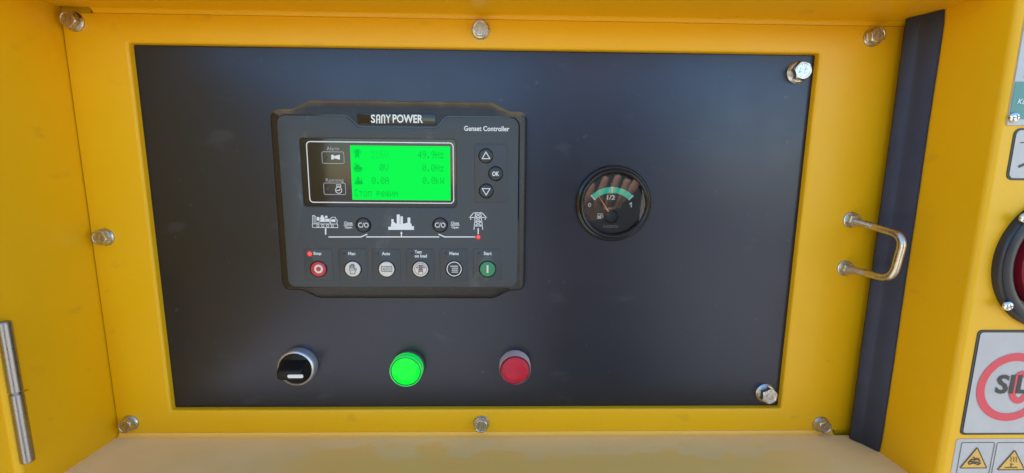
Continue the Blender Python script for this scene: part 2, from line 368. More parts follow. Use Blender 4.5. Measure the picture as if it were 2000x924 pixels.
# ------------------------------------------------------------------ yellow frame and black panel
bm = bmesh.new()
plate(bm, rect(XL + 0.0007, ZF + FIL, XR - 0.0005, ZT - FIL), [rounded(rect(0, 0, OW, OH), 0.0012, 3)], 0.0, YFR, 0.0006, 0.0020, seg=5, hole_back=0.0012)
fr = finish('mounting_frame', bm, 'yellow', None, 50)
tag(fr, 'yellow painted sheet metal frame bolted around the black control panel', 'frame')
bm = bmesh.new(); slab(bm, rect(-0.012, -0.010, OW + 0.012, OH + 0.012), 0.0045, 0.0, 0.0)
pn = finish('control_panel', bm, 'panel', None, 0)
tag(pn, 'matt black metal plate carrying the controller, gauge and switches', 'panel')

# ------------------------------------------------------------------ rubber seal
bm = bmesh.new()
sec = [(XR - 0.0004, YFR - 0.0003), (XR - 0.0004, -0.0310), (XR - 0.0016, -0.0308), (XR - 0.0060, -0.0238), (XR - 0.0069, -0.0212), (XR - 0.0079, -0.0200),
       (XR - 0.0106, -0.0166), (XR - 0.0115, -0.0146), (XR - 0.0108, -0.0126), (XR - 0.0074, -0.0094), (XR - 0.0036, YFR - 0.0003)]
NZ = 40; rows = []
for i in range(NZ + 1):
    z = ZF + 0.0005 + (ZT - ZF - 0.001) * i / NZ; j = 0.00012 * sin(i * 1.9) + 0.0002 * sin(i * 0.43 + 1)
    k = max(0, 1 - i / 1.2, 1 - (NZ - i) / 1.2) * 0.0009
    rows.append([bm.verts.new((x + (j + k if x < XR - 0.003 else 0), y + (0.5 * j + k if y < -0.01 else 0), z)) for x, y in sec])
for a, b in zip(rows, rows[1:]):
    for i in range(len(sec)): bm.faces.new((a[i], a[(i + 1) % len(sec)], b[(i + 1) % len(sec)], b[i]))
bm.faces.new(rows[0]); bm.faces.new(rows[-1])
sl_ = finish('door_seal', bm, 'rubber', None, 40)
tag(sl_, 'black foam rubber door seal running down the recess side wall by the chrome handle', 'seal')

# ------------------------------------------------------------------ bolts
def bolt_meshes(fl, hx, h, nm):
    bm = bmesh.new()
    lathe(bm, 0, 0, [(fl, 0.0), (fl, -0.0007), (fl * 0.95, -0.0011), (hx * 1.02, -0.0021), (hx * 0.9, -0.0022)], 28); a = bpy.data.meshes.new('flange')
    bmesh.ops.recalc_face_normals(bm, faces=bm.faces); bm.to_mesh(a); bm.free()
    bm = bmesh.new()
    hexa = [(hx * cos(pi / 3 * i), hx * sin(pi / 3 * i)) for i in range(6)]
    h2 = []
    for i in range(6):
        for k in range(6):
            t = k / 6; p, q = Vector(hexa[i]), Vector(hexa[(i + 1) % 6]); h2.append(tuple(p.lerp(q, t)))
    rr = hx * 0.875
    top = [(x * rr / math.hypot(x, y) * 0.985, y * rr / math.hypot(x, y) * 0.985) for x, y in h2]
    yed = [-(h - 0.0009 * max(0, (math.hypot(x, y) - rr) / (hx - rr))) for x, y in h2]
    r0 = [bm.verts.new((x, -0.0015, z)) for x, z in h2]; r1 = [bm.verts.new((x, y, z)) for (x, z), y in zip(h2, yed)]; r2 = [bm.verts.new((x, -h, z)) for x, z in top]
    r3 = [bm.verts.new((x * 0.86, -h, z * 0.86)) for x, z in top]; r4 = [bm.verts.new((x * 0.80, -h + 0.00025, z * 0.80)) for x, z in top]
    for a_, b_ in ((r0, r1), (r1, r2), (r2, r3), (r3, r4)):
        for i in range(36): bm.faces.new((a_[i], a_[(i + 1) % 36], b_[(i + 1) % 36], b_[i]))
    bm.faces.new(r4); b = bpy.data.meshes.new('hex_head'); bmesh.ops.recalc_face_normals(bm, faces=bm.faces); bm.to_mesh(b); bm.free()
    bm = bmesh.new(); s = hx * 0.30                      # stamped grade marks, raised
    yy = -h + 0.00025 - 0.0003
    for sx in (-1, 1):
        c = sx * s * 0.95
        for dz in (-0.55, 0.55): ringflat(bm, circle(c, dz * s, s * 0.52, 10), circle(c, dz * s, s * 0.22, 10), yy)
    flat(bm, circle(0, -s * 0.9, s * 0.16, 8), yy)
    for x0 in (-1, 0, 1): flat(bm, rect(x0 * s * 0.8 - s * 0.1, s * 1.4, x0 * s * 0.8 + s * 0.1, s * 2.0), yy)
    c_ = bpy.data.meshes.new('grade_mark'); bm.to_mesh(c_); bm.free()
    for me in (a, b, c_):
        me.materials.append(M['zinc']); me.shade_smooth(); me.set_sharp_from_angle(angle=radians(28))
    return a, b, c_
small = bolt_meshes(0.0068, 0.0060, 0.0058, 's'); big = bolt_meshes(0.0084, 0.0070, 0.0070, 'b')
def bolt(px, py, Y, kind, rot, label, group):
    p = P(px, py, Y); o = thing('hex_bolt', label, 'bolt', (p.x, Y - 0.0001, p.z), group); o['local'] = 1
    for nm, me in zip(('flange', 'hex_head', 'grade_mark'), kind): link(nm, me, o)
    o.rotation_euler = (0, radians(rot), 0); del o['local']
GF, GP = 'zinc bolts holding the yellow frame', 'bolts holding the black panel'
bolt(146.5, 43, YFR, small, 12, 'zinc hex bolt in the upper frame corner on the hinge side of the recess', GF)
bolt(939, 59, YFR, small, 3, 'zinc hex bolt in the top frame rail above the controller', GF)
bolt(1703, 73, YFR, small, 20, 'zinc hex bolt in the upper frame corner next to the rubber seal', GF)
bolt(206, 463, YFR, small, 8, 'zinc hex bolt halfway up the frame side opposite the handle', GF)
bolt(255, 826, YFR, small, 25, 'zinc hex bolt in the lower frame corner on the hinge side of the recess', GF)
bolt(940, 826, YFR, small, 16, 'zinc hex bolt in the bottom frame rail above the dusty ledge', GF)
bolt(1602, 828, YFR, small, 40, 'dull zinc hex bolt in the lower frame corner next to the rubber seal', GF)
bolt(1557, 142, 0.0, big, 10, 'larger zinc flange bolt in the upper corner of the black panel', GP)
bolt(1494, 767, 0.0, big, 33, 'larger zinc flange bolt in the lower corner of the black panel', GP)

# ------------------------------------------------------------------ U-shaped handle
h0, h1 = P(1661, 429.5, YFR), P(1649, 523.5, YFR)
hd = thing('bail_handle', 'zinc plated U shaped rod handle fixed with nuts to the yellow frame', 'handle', (h0.x, YFR, (h0.z + h1.z) / 2))
OUT, RB = 0.0425, 0.0095
c0 = P(1767, 461, YFR - OUT); c1 = P(1742.5, 547, YFR - OUT * 0.93)
def bent(pts, r, n=8):
    out = [Vector(pts[0])]
    for i in range(1, len(pts) - 1):
        a, b, c = (Vector(pts[j]) for j in (i - 1, i, i + 1)); u = (a - b).normalized(); v = (c - b).normalized()
        s, e = b + u * r, b + v * r
        for k in range(n + 1):
            t = k / n; out.append(s * (1 - t) ** 2 + b * 2 * t * (1 - t) + e * t * t)
    out.append(Vector(pts[-1])); return out
path = bent([h0 + Vector((0, 0.002, 0)), c0, c1, h1 + Vector((0, 0.002, 0))], RB)
bm = bmesh.new(); tube(bm, path, 0.0026, 16); finish('rod', bm, 'zinc_y', hd, 50)
for hb, hc, in ((h0, c0), (h1, c1)):
    d = (hc - hb).normalized()
    bm = bmesh.new(); pts = []; rad = []
    for i in range(27):
        pts.append(hb + d * (0.004 + 0.016 * i / 26)); rad.append(0.00285 if i % 2 else 0.0026)
    tube(bm, pts, 0, 14, rad); finish('thread', bm, 'zinc_y', hd, 20)
    bm = bmesh.new(); lathe(bm, hb.x, hb.z, [(0.0062, YFR - 0.0001), (0.0062, YFR - 0.0010), (0.0058, YFR - 0.0013), (0.003, YFR - 0.0014)], 24); finish('washer', bm, 'zinc', hd, 30)
    bm = bmesh.new(); hx = 0.0054
    def hexp(r, ro=0.3): return [(hb.x + r * cos(pi / 3 * i + ro), hb.z + r * sin(pi / 3 * i + ro)) for i in range(6)]
    loft(bm, [(hexp(hx), YFR - 0.0013), (hexp(hx), YFR - 0.0050), (hexp(hx * 0.88), YFR - 0.0058)]); finish('nut', bm, 'zinc', hd, 25)

# ------------------------------------------------------------------ genset controller
YB, YH, YC = -0.0060, -0.0096, -0.0113                  # widest rim, housing front, face plate
cc = P(783, 390, 0)
gc = thing('genset_controller', 'black generator controller with lit green screen and rows of round buttons', 'controller', (cc.x, 0, cc.z))
xl_, xr_ = 0.0990, 0.2905
zt0, zt1 = P(560, 212, YB).z, P(780, 197, YB).z
zb0, zb1 = P(560, 566, YB).z, P(780, 583, YB).z
out = [(xl_, zb0), (P(590, 570, YB).x, zb0), (P(622, 583, YB).x, zb1), (P(965, 583, YB).x, zb1), (P(995, 570, YB).x, zb0), (xr_, zb0),
       (xr_, zt0), (P(995, 212, YB).x, zt0), (P(962, 200, YB).x, zt1), (P(606, 197, YB).x, zt1), (P(572, 210, YB).x, zt0), (xl_, zt0)]
R_ = 0.010; out = rounded(out, [R_, 0.012, 0.012, 0.012, 0.012, R_, R_, 0.012, 0.012, 0.012, 0.012, R_], 6)
plx0, plx1 = P(551, 390, YC).x, P(1011.5, 390, YC).x
plz1, plz0 = P(780, 227.5, YC).z, P(780, 560.5, YC).z
bm = bmesh.new()
def lerp_loop(t, y):                                    # blend from the rim towards a plain inner rectangle with the same vertex count
    cx, cz = (plx0 + plx1) / 2, (plz0 + plz1) / 2
    res = []
    for x, z in out:
        tx = min(max(x, plx0 - 0.0022), plx1 + 0.0022); tz = min(max(z, plz0 - 0.0022), plz1 + 0.0018)
        res.append((x + (tx - x) * t, z + (tz - z) * t))
    return (res, y)
loft(bm, [(out, -0.0002), (out, YB + 0.001), lerp_loop(0.06, YB - 0.0006), lerp_loop(0.25, YB - 0.0018), lerp_loop(0.6, YB - 0.0030), lerp_loop(0.92, YH + 0.0003), lerp_loop(1.0, YH)])
finish('housing', bm, 'housing', gc, 60)
# face plate with the window cut out
fp = [PX(553, 560.5, YC), PX(1011, 560.5, YC), PX(1011, 229, YC), PX(872, 228.5, YC), PX(853, 250, YC), PX(699, 248.5, YC), PX(675, 227.5, YC), PX(553, 227, YC)]
fp[0] = (plx0, fp[0][1]); fp[1] = (plx1, fp[1][1]); fp[2] = (plx1, plz1); fp[7] = (plx0, plz1); fp[3] = (fp[3][0], plz1); fp[6] = (fp[6][0], plz1)
fp = rounded(fp, [0.006, 0.006, 0.006, 0.003, 0.003, 0.003, 0.003, 0.006], 6)
YW = -0.0100
win = pxrect(588, 271, 890, 404, YC)
bm = bmesh.new(); plate(bm, fp, [rounded(win, 0.0025, 4)], YH, YC, 0.0005, 0.0011, seg=3, hole_back=YW)
finish('face_plate', bm, 'face', gc, 50)
bm = bmesh.new()                                        # thin dark seam round the face plate
ringflat(bm, offset(fp, -0.0010), offset(fp, -0.00005), YH - 0.00015); finish('seam', bm, 'gloss', gc, 0)
# name plate
bm = bmesh.new(); slab(bm, rounded(pxrect(698, 221.5, 851, 243, YH), 0.0006, 2), YH + 0.0002, YH - 0.0005, 0.0003); npl = finish('name_plate', bm, 'gloss', gc)
def letters(s, x0, x1, y0, y1):
    return text('lettering', s, (x0, y0, x1, y1), YH - 0.0005, 'silver', npl, bold=0.022)
letters('S', 724.5, 733.0, 224, 240.3); letters('Y', 753.5, 763.5, 224, 240.3)
YN = YH - 0.0007
for xa, bar in ((734.8, True), (744.6, False)):         # arched A and N of the logo
    bm = bmesh.new(); xb = xa + 7.6
    stroke(bm, [PX(*p, YN) for p in ((xa + 1, 240), (xa + 1, 227.5), (xa + 2.4, 225.2), (xb - 2.4, 225.2), (xb - 1, 227.5), (xb - 1, 240))], 0.0009, YN)
    if bar: stroke(bm, [PX(xa + 1, 233.5, YN), PX(xb - 1, 233.5, YN)], 0.0006, YN - 0.00002)
    finish('lettering', bm, 'silver', npl, 0)
letters('POWER', 767, 826, 224, 240.3)
text('lettering', 'Genset Controller', (906.4, 246.3, 994.8, 256.3), YC, 'white', gc, bold=0.020)
# display window
bm = bmesh.new(); slab(bm, offset(win, -0.001), YW + 0.0004, YW, 0); dw = finish('display_window', bm, 'gloss', gc, 0)
def line_frame(px, Y, wd, r, name, m, par):
    o = rounded(pxrect(*px, Y), r, 5); bm = bmesh.new(); ringflat(bm, o, offset(o, wd), Y); return finish(name, bm, m, par, 0)
line_frame((601, 277, 886.5, 397, ), YW - 0.0002, 0.00075, 0.003, 'border_line', 'white', dw)
line_frame((628.5, 296, 672.5, 320), YW - 0.0002, 0.00045, 0.0014, 'alarm_outline', 'dim', dw)
line_frame((632.0, 357, 675.5, 380.5), YW - 0.0002, 0.00045, 0.0014, 'running_outline', 'dim', dw)
text('lettering', 'Alarm', (638, 286.5, 662.5, 294), YW, 'dim', dw, bold=0.004)
text('lettering', 'Running', (636.5, 348.5, 671.5, 357), YW, 'dim', dw, bold=0.004)
Y2 = YW - 0.0003
bm = bmesh.new(); flat(bm, [PX(647, 302.5, Y2), PX(652, 302.5, Y2), PX(652, 311.5, Y2), PX(647, 311.5, Y2)], Y2)
flat(bm, [PX(652.3, 305, Y2), PX(664, 302, Y2), PX(664, 312, Y2), PX(652.3, 309, Y2)], Y2); finish('horn_symbol', bm, 'white', dw, 0)
bm = bmesh.new(); c = PX(661.5, 371.5, Y2); ringflat(bm, circle(*c, 0.0026, 20), circle(*c, 0.0021, 20), Y2)
stroke(bm, [PX(657.5, 364.3, Y2), PX(657.5, 361, Y2), PX(665.5, 361, Y2), PX(665.5, 364.3, Y2)], 0.00045, Y2); stroke(bm, [PX(657.5, 364.6, Y2), PX(665.5, 364.6, Y2)], 0.00045, Y2)
stroke(bm, [PX(657.5, 372, Y2), PX(662, 372, Y2), PX(664, 370, Y2)], 0.0006, Y2); finish('engine_symbol', bm, 'white', dw, 0)
for q in ((635.5, 307.5), (640.5, 369)):
    bm = bmesh.new(); flat(bm, circle(*PX(*q, Y2), 0.0011, 14), Y2); finish('indicator_dot', bm, 'led_off', dw, 0)
# backlit screen with pixel lettering
YS = YW - 0.00025
scr = pxrect(686, 285, 879.5, 391, YS)
bm = bmesh.new(); slab(bm, scr, YW + 0.0002, YS, 0); sc = finish('screen', bm, 'lcd', dw, 0, label='bright green backlit screen showing readings')
FONT = {'0': '01110 10001 10011 10101 11001 10001 01110', '1': '00100 01100 00100 00100 00100 00100 01110', '3': '11111 00010 00100 00010 00001 10001 01110',
        '4': '00010 00110 01010 10010 11111 00010 00010', '6': '00110 01000 10000 11110 10001 10001 01110', '9': '01110 10001 10001 01111 00001 00010 01100',
        '.': '00000 00000 00000 00000 00000 01100 01100', 'V': '10001 10001 10001 10001 10001 01010 00100', 'H': '10001 10001 10001 11111 10001 10001 10001',
        'z': '00000 00000 11111 00010 00100 01000 11111', 'A': '01110 10001 10001 11111 10001 10001 10001', 'k': '10000 10000 10010 10100 11000 10100 10010',
        'W': '10001 10001 10001 10101 10101 11011 10001', 'С': '01110 10001 10000 10000 10000 10001 01110', 'т': '00000 00000 11111 00100 00100 00100 00100',
        'о': '00000 00000 01110 10001 10001 10001 01110', 'п': '00000 00000 11111 10001 10001 10001 10001', 'р': '00000 00000 11110 10001 11110 10000 10000',
        'е': '00000 00000 01110 10001 11111 10000 01110', 'ж': '00000 00000 10101 10101 01110 10101 10101', 'и': '00000 00000 10001 10011 10101 11001 10001',
        'м': '00000 00000 10001 11011 10101 10001 10001', ' ': '00000 00000 00000 00000 00000 00000 00000'}
def lcd(s, b, m='lcd_px'):
    R = pxrect(*b, YS); x0, z0 = R[0]; x1, z1 = R[2]; n = len(s) * 6 - 1; dx = (x1 - x0) / n; dz = (z1 - z0) / 7
    bm = bmesh.new()
    for i, ch in enumerate(s):
        for r, row in enumerate(FONT[ch].split()):
            for k, bit in enumerate(row):
                if bit == '1':
                    xx = x0 + (i * 6 + k) * dx; zz = z1 - r * dz; flat(bm, rect(xx, zz - dz * 0.92, xx + dx * 0.95, zz), YS - 0.00012)
    finish('reading', bm, m, sc, 0)
lcd('316V', (724.5, 294.5, 758, 309.5), 'lcd_faint'); lcd('49.9Hz', (816.5, 295.5, 866.5, 309.5)); lcd('0V', (742, 320.5, 758.5, 334.5)); lcd('0.0Hz', (825, 321.5, 866.8, 335))
lcd('0.0A', (726.5, 346, 759.5, 359.5)); lcd('0.0kW', (825.5, 346, 867.5, 359.5)); lcd('Стоп режим', (693, 369.5, 777, 384.5))
Y3 = YS - 0.00012
def tower(bm, x0, y0, x1, y1, Y, wd):                    # transmission tower drawn in a pixel box
    X = lambda u: x0 + (x1 - x0) * u; Z = lambda v: y0 + (y1 - y0) * v
    q = lambda u, v: PX(X(u), Z(v), Y)
    for l in ([(0.27, 1), (0.36, 0)], [(0.77, 1), (0.66, 0)], [(0.25, 0.03), (0.74, 0.03)], [(0.25, 0.03), (0.02, 0.30)], [(0.74, 0.03), (0.98, 0.30)], [(0, 0.30), (1, 0.30)],
              [(0.08, 0.30), (0.08, 0.42)], [(0.92, 0.30), (0.92, 0.42)], [(0.34, 0.30), (0.69, 0.55)], [(0.69, 0.30), (0.32, 0.55)], [(0.30, 0.55), (0.70, 0.55)],
              [(0.30, 0.55), (0.74, 0.80)], [(0.71, 0.55), (0.29, 0.80)], [(0.29, 0.80), (0.75, 0.80)], [(0.35, 0.05), (0.67, 0.28)], [(0.66, 0.05), (0.35, 0.28)]):
        stroke(bm, [q(*l[0]), q(*l[1])], wd, Y)
def factory(bm, x0, y0, x1, y1, Y):
    q = lambda u, v: PX(x0 + (x1 - x0) * u, y0 + (y1 - y0) * v, Y)
    flat(bm, [q(0, 1), q(1, 1), q(1, 0.76), q(0, 0.80)], Y)
    flat(bm, [q(0.10, 0.79), q(0.92, 0.77), q(0.90, 0.60), q(0.76, 0.52), q(0.60, 0.60), q(0.34, 0.62), q(0.22, 0.50), q(0.11, 0.62)], Y - 0.00002)
    for a, b, t in ((0.12, 0.21, 0.30), (0.33, 0.45, 0.0), (0.47, 0.57, 0.12), (0.75, 0.86, 0.20)): flat(bm, [q(a, 0.64), q(b, 0.64), q(b, t), q(a, t)], Y - 0.00004)
bm = bmesh.new(); tower(bm, 690.5, 292, 704.5, 309, Y3, 0.00045); finish('tower_symbol', bm, 'lcd_px', sc, 0)
bm = bmesh.new()
for a in ((691, 326, 707.5, 332), (694, 322, 702, 326), (693, 333, 706.5, 335.5), (692, 319, 697, 321)): flat(bm, pxrect(*a, Y3), Y3)
finish('engine_symbol', bm, 'lcd_px', sc, 0)
bm = bmesh.new(); factory(bm, 692.5, 345, 709, 360, Y3); finish('factory_symbol', bm, 'lcd_px', sc, 0)
# mimic diagram on the face plate
Y4 = YC - 0.0002
md = bmesh.new()
stroke(md, [PX(642.5, 463, Y4), PX(705, 462.8, Y4)], 0.00085, Y4); stroke(md, [PX(705, 462.8, Y4), PX(716.5, 457.8, Y4)], 0.00085, Y4 - 0.00002)
stroke(md, [PX(716.5, 462.8, Y4), PX(857, 462.8, Y4)], 0.00085, Y4); stroke(md, [PX(857.5, 457.8, Y4), PX(868, 462.6, Y4)], 0.00085, Y4 - 0.00002)
stroke(md, [PX(868, 462.8, Y4), PX(929, 462.8, Y4)], 0.00085, Y4); stroke(md, [PX(636, 447, Y4), PX(636, 457, Y4)], 0.0011, Y4); stroke(md, [PX(934, 447, Y4), PX(934, 457, Y4)], 0.0009, Y4)
stroke(md, [PX(784, 462, Y4), PX(784, 455, Y4)], 0.0008, Y4 - 0.00003); flat(md, [PX(781.3, 456.5, Y4), PX(786.7, 456.5, Y4), PX(784, 451.8, Y4)], Y4 - 0.00005)
finish('mimic_line', md, 'white', gc, 0)
bm = bmesh.new(); factory(bm, 758.4, 419, 808.5, 449, Y4); finish('factory_symbol', bm, 'white', gc, 0)
bm = bmesh.new(); tower(bm, 916.6, 414.8, 950.5, 448, Y4, 0.00060); finish('tower_symbol', bm, 'white', gc, 0)
bm = bmesh.new(); wd = 0.00045
def qd(*b): return pxrect(*b, Y4)
stroke(bm, qd(610.3, 437.5, 659.5, 444.5), wd, Y4, True)
for i in range(4): c = PX(621 + i * 9.4, 441, Y4); ringflat(bm, circle(*c, 0.0011, 12), circle(*c, 0.0007, 12), Y4 - 0.00003)
stroke(bm, [PX(610.5, 437, Y4), PX(610.5, 421, Y4), PX(613.5, 421, Y4), PX(613.5, 437, Y4)], wd, Y4); stroke(bm, [PX(613.5, 421, Y4), PX(617, 424, Y4), PX(617, 436, Y4)], wd, Y4)
for a in ((619, 424, 624, 431), (625.5, 424, 634, 433), (627, 420.5, 631.5, 424.5), (635, 421.5, 639.5, 426), (635, 427.5, 644, 432), (647, 428.5, 655, 433.5)): flat(bm, qd(*a), Y4 - 0.00002)
stroke(bm, [PX(619, 436, Y4), PX(625, 433, Y4), PX(643, 433, Y4), PX(646, 436.5, Y4)], wd, Y4 - 0.00004)
stroke(bm, [PX(645.5, 436, Y4), PX(645.5, 427.5, Y4), PX(648, 424.5, Y4), PX(655, 424.5, Y4), PX(656, 428, Y4), PX(659, 430, Y4), PX(658, 436, Y4)], wd, Y4 - 0.00004)
finish('generator_symbol', bm, 'white', gc, 0)
for a, b in ((672.3, 688.5), (880.8, 896.4)):
    text('lettering', 'Close', (a, 432.8, b, 438.2), YC, 'white', gc, bold=0.02); text('lettering', 'Open', (a + 1.2, 441.4, b - 0.5, 447.6), YC, 'white', gc, bold=0.02)
    bm = bmesh.new(); stroke(bm, [PX(a - 0.4, 439.7, Y4), PX(b + 0.6, 439.7, Y4)], 0.0005, Y4); finish('dividing_line', bm, 'white', gc, 0)
for q in ((711, 467), (859.5, 467)):
    bm = bmesh.new(); flat(bm, circle(*PX(*q, Y4), 0.0008, 12), Y4); finish('indicator_dot', bm, 'led_off', gc, 0)
# button pads
def pad(b):
    bm = bmesh.new(); slab(bm, rounded(pxrect(*b, YC), 0.0016, 4), YC + 0.0002, YC - 0.00035, 0.0003, 2); return finish('button_pad', bm, 'face', gc, 50)
pad((927, 281, 990, 396.5))
YP = YC - 0.00035
def button(px, py, r_px, m, ring=1.12, dome=0.0012, y=YP):
    c = PX(px, py, y); r = abs(P(px + r_px, py, y).x - c[0])
    bm = bmesh.new(); lathe(bm, *c, [(r * ring, y + 0.0001), (r * ring, y - 0.0003), (r * (ring - 0.05), y - 0.0004), (r * 1.0, y - 0.00005), (r * 0.9, y - 0.00005)], 32); w_ = finish('button_well', bm, 'gloss', gc, 30)
    bm = bmesh.new(); lathe(bm, *c, [(r * 0.985, y - 0.00002), (r * 0.98, y - dome * 0.6), (r * 0.93, y - dome * 0.88), (r * 0.82, y - dome), (r * 0.4, y - dome * 1.04), (0.0001, y - dome * 1.05)], 32)
    return finish('button', bm, m, gc, 40), y - dome * 1.05 - 0.00015
def tri(bm, pts, wd, Y): stroke(bm, pts, wd, Y, True)
b_, y_ = button(949, 304.5, 13.2, 'button'); bm = bmesh.new(); tri(bm, [PX(941.8, 310, y_), PX(956.8, 310, y_), PX(949, 297, y_)], 0.0006, y_); finish('up_arrow', bm, 'white', b_, 0)
b_, y_ = button(968.3, 339.2, 13.2, 'button'); text('lettering', 'OK', (961.3, 335, 975, 344), y_, 'white', b_, bold=0.025, lift=0)
b_, y_ = button(949.8, 373, 13.2, 'button'); bm = bmesh.new(); tri(bm, [PX(941.8, 368.5, y_), PX(957, 368.5, y_), PX(949.6, 381, y_)], 0.0006, y_); finish('down_arrow', bm, 'white', b_, 0)
for x in (709.8, 859.8):
    b_, y_ = button(x, 439.5, 13.6, 'button', y=YC); text('lettering', 'C/O', (x - 10.3, 434.8, x + 10, 444.6), y_, 'white', b_, bold=0.006, lift=0)
cols = [622.5, 689.4, 755.3, 821.4, 887.0, 952.2]
for x in cols: pad((x - 27.7, 486, x + 27.3, 547.5))
YBt = 525.5
b_, y_ = button(cols[0], YBt, 15.2, 'redbtn'); bm = bmesh.new(); c = PX(cols[0] - 0.3, YBt, y_); ringflat(bm, circle(*c, 0.0034, 24), circle(*c, 0.0018, 24), y_); finish('stop_ring', bm, 'cream', b_, 0)
b_, y_ = button(cols[1], YBt, 15.2, 'cream'); bm = bmesh.new()
H = lambda u, v: PX(cols[1] - 7 + 14 * u, YBt - 9.5 + 19 * v, y_)
stroke(bm, [H(*p) for p in ((0.15, 1), (0.12, 0.75), (0, 0.55), (0.03, 0.15), (0.15, 0.15), (0.2, 0.5), (0.2, 0.05), (0.34, 0.03), (0.38, 0.48), (0.40, 0), (0.54, 0), (0.56, 0.48), (0.60, 0.07), (0.73, 0.09), (0.72, 0.6), (0.88, 0.42), (1, 0.5), (0.8, 0.8), (0.75, 1))], 0.00036, y_, True)
stroke(bm, [H(0.25, 0.62), H(0.7, 0.62)], 0.0003, y_ - 0.00003); finish('hand_symbol', bm, 'ink', b_, 0)
b_, y_ = button(cols[2], YBt, 15.2, 'cream'); bm = bmesh.new(); stroke(bm, pxrect(cols[2] - 10, YBt - 4.8, cols[2] + 10, YBt + 4.8, y_), 0.0004, y_, True); finish('auto_outline', bm, 'ink', b_, 0)
text('lettering', 'AUTO', (cols[2] - 7.6, YBt - 2.9, cols[2] + 7.6, YBt + 3.1), y_, 'ink', b_, lift=0)
b_, y_ = button(cols[3], YBt, 15.2, 'cream'); bm = bmesh.new(); c = PX(cols[3], YBt, y_); ringflat(bm, circle(*c, 0.0048, 28), circle(*c, 0.0045, 28), y_); tower(bm, cols[3] - 8.5, YBt - 8, cols[3] + 8.5, YBt + 8.5, y_ - 0.00003, 0.00036); finish('tower_symbol', bm, 'ink_red', b_, 0)
b_, y_ = button(cols[4], YBt, 15.2, 'button'); bm = bmesh.new(); c = PX(cols[4], YBt, y_); ringflat(bm, circle(*c, 0.0058, 32), circle(*c, 0.0052, 32), y_)
for i, dy in enumerate((-5.5, -1.6, 2.2, 6)): stroke(bm, [PX(cols[4] - (7 if i == 0 else 4), YBt + dy, y_), PX(cols[4] + 7, YBt + dy, y_)], 0.00055, y_)
finish('list_symbol', bm, 'white', b_, 0)
b_, y_ = button(cols[5], YBt, 15.2, 'greenbtn'); bm = bmesh.new(); flat(bm, pxrect(cols[5] - 1.8, YBt - 7.5, cols[5] + 1.8, YBt + 7.5, y_), y_); finish('start_bar', bm, 'cream', b_, 0)
for s, b in (('Stop', (612.3, 491.8, 628, 499.5)), ('Man', (680.2, 492, 694, 498.4)), ('Auto', (746.2, 492, 762, 498.4)), ('Test', (810.2, 489, 823.8, 495)), ('on load', (810.2, 496.6, 834, 503)), ('Menu', (877.8, 491.8, 895.6, 498.2)), ('Start', (944.8, 491.5, 960.2, 498.2))):
    text('lettering', s, b, YP, 'white', gc, bold=0.024)
def led(px, py, on, Y, r=0.0018):
    c = PX(px, py, Y); bm = bmesh.new(); lathe(bm, *c, [(r, Y + 0.0001), (r * 0.85, Y - 0.0003), (r * 0.4, Y - 0.0005), (0.0001, Y - 0.00052)], 18)
    return finish('indicator_led', bm, 'led_red' if on else 'led_off', gc, 60)
for q, Y in (((605, 495.7), YP), ((934, 463), YC)):
    c = PX(*q, Y); bm = bmesh.new(); flat(bm, circle(*c, 0.0023, 20), Y - 0.0003); finish('led_rim', bm, 'led_halo', gc, 0)
led(605, 495.7, True, YP - 0.0003, 0.0017); led(934, 463, True, YC - 0.0003, 0.0014)
for x in cols[1:]: led(x - 16.5, 495, False, YP, 0.0009)

# ------------------------------------------------------------------ fuel gauge
gq = P(1197, 397.5, 0)
fg = thing('fuel_gauge', 'round fuel gauge with green arc and needle near empty', 'gauge', (gq.x, 0, gq.z)); gx, gz = gq.x, gq.z
bm = bmesh.new()
lathe(bm, gx, gz, [(0.0300, 0.0), (0.0300, -0.0022), (0.0296, -0.0030), (0.0285, -0.0036), (0.0276, -0.0040), (0.0274, -0.0056), (0.0270, -0.0066), (0.0260, -0.0072), (0.0250, -0.0068), (0.0246, -0.0058), (0.0236, -0.0050), (0.0232, -0.0020)], 64, cap=False)
finish('bezel', bm, 'bezel', fg, 50)
YD = -0.0022
bm = bmesh.new(); flat(bm, circle(gx, gz, 0.0240, 48), YD); dl = finish('dial', bm, 'dial', fg, 0)
YQ = YD - 0.0002
pv = P(1193.5, 425, YQ); aR = 0.0216
def arcband(bm, a0, a1, r0, r1, y, n=24):
    A = [radians(a0 + (a1 - a0) * i / n) for i in range(n + 1)]
    o = [bm.verts.new((pv.x + r1 * sin(a), y, pv.z + r1 * cos(a))) for a in A]; i_ = [bm.verts.new((pv.x + r0 * sin(a), y, pv.z + r0 * cos(a))) for a in A]
    for k in range(n): bm.faces.new((o[k], o[k + 1], i_[k + 1], i_[k]))
bm = bmesh.new(); arcband(bm, -43, 43, 0.0194, 0.0240, YQ); finish('green_arc', bm, 'dial_green', dl, 0)
bm = bmesh.new()
for a in (-43.5, 0, 43.5): arcband(bm, a - 1.7, a + 1.7, 0.0192, 0.0243, YQ - 0.0001, 2)
finish('scale_mark', bm, 'white', dl, 0)
text('lettering', '0', (1148.5, 395.8, 1154.5, 404.5), YD, 'white', dl, bold=0.02); bm = bmesh.new(); stroke(bm, [PX(1233, 404, YQ), PX(1233, 396.2, YQ), PX(1230, 398.3, YQ)], 0.0009, YQ); finish('lettering', bm, 'white', dl, 0)
text('lettering', '1/2', (1185.5, 381, 1201, 390.2), YD, 'white', dl, bold=0.03); text('lettering', 'KAIZHOU', (1179, 439.6, 1207.5, 445), YD, 'grey_collar', dl, bold=0.005)
bm = bmesh.new()
for b in ((1166.8, 417, 1174.2, 427), (1165.8, 425.6, 1175, 427.4)): flat(bm, pxrect(*b, YQ), YQ - 0.00003 * (b[1] > 420))
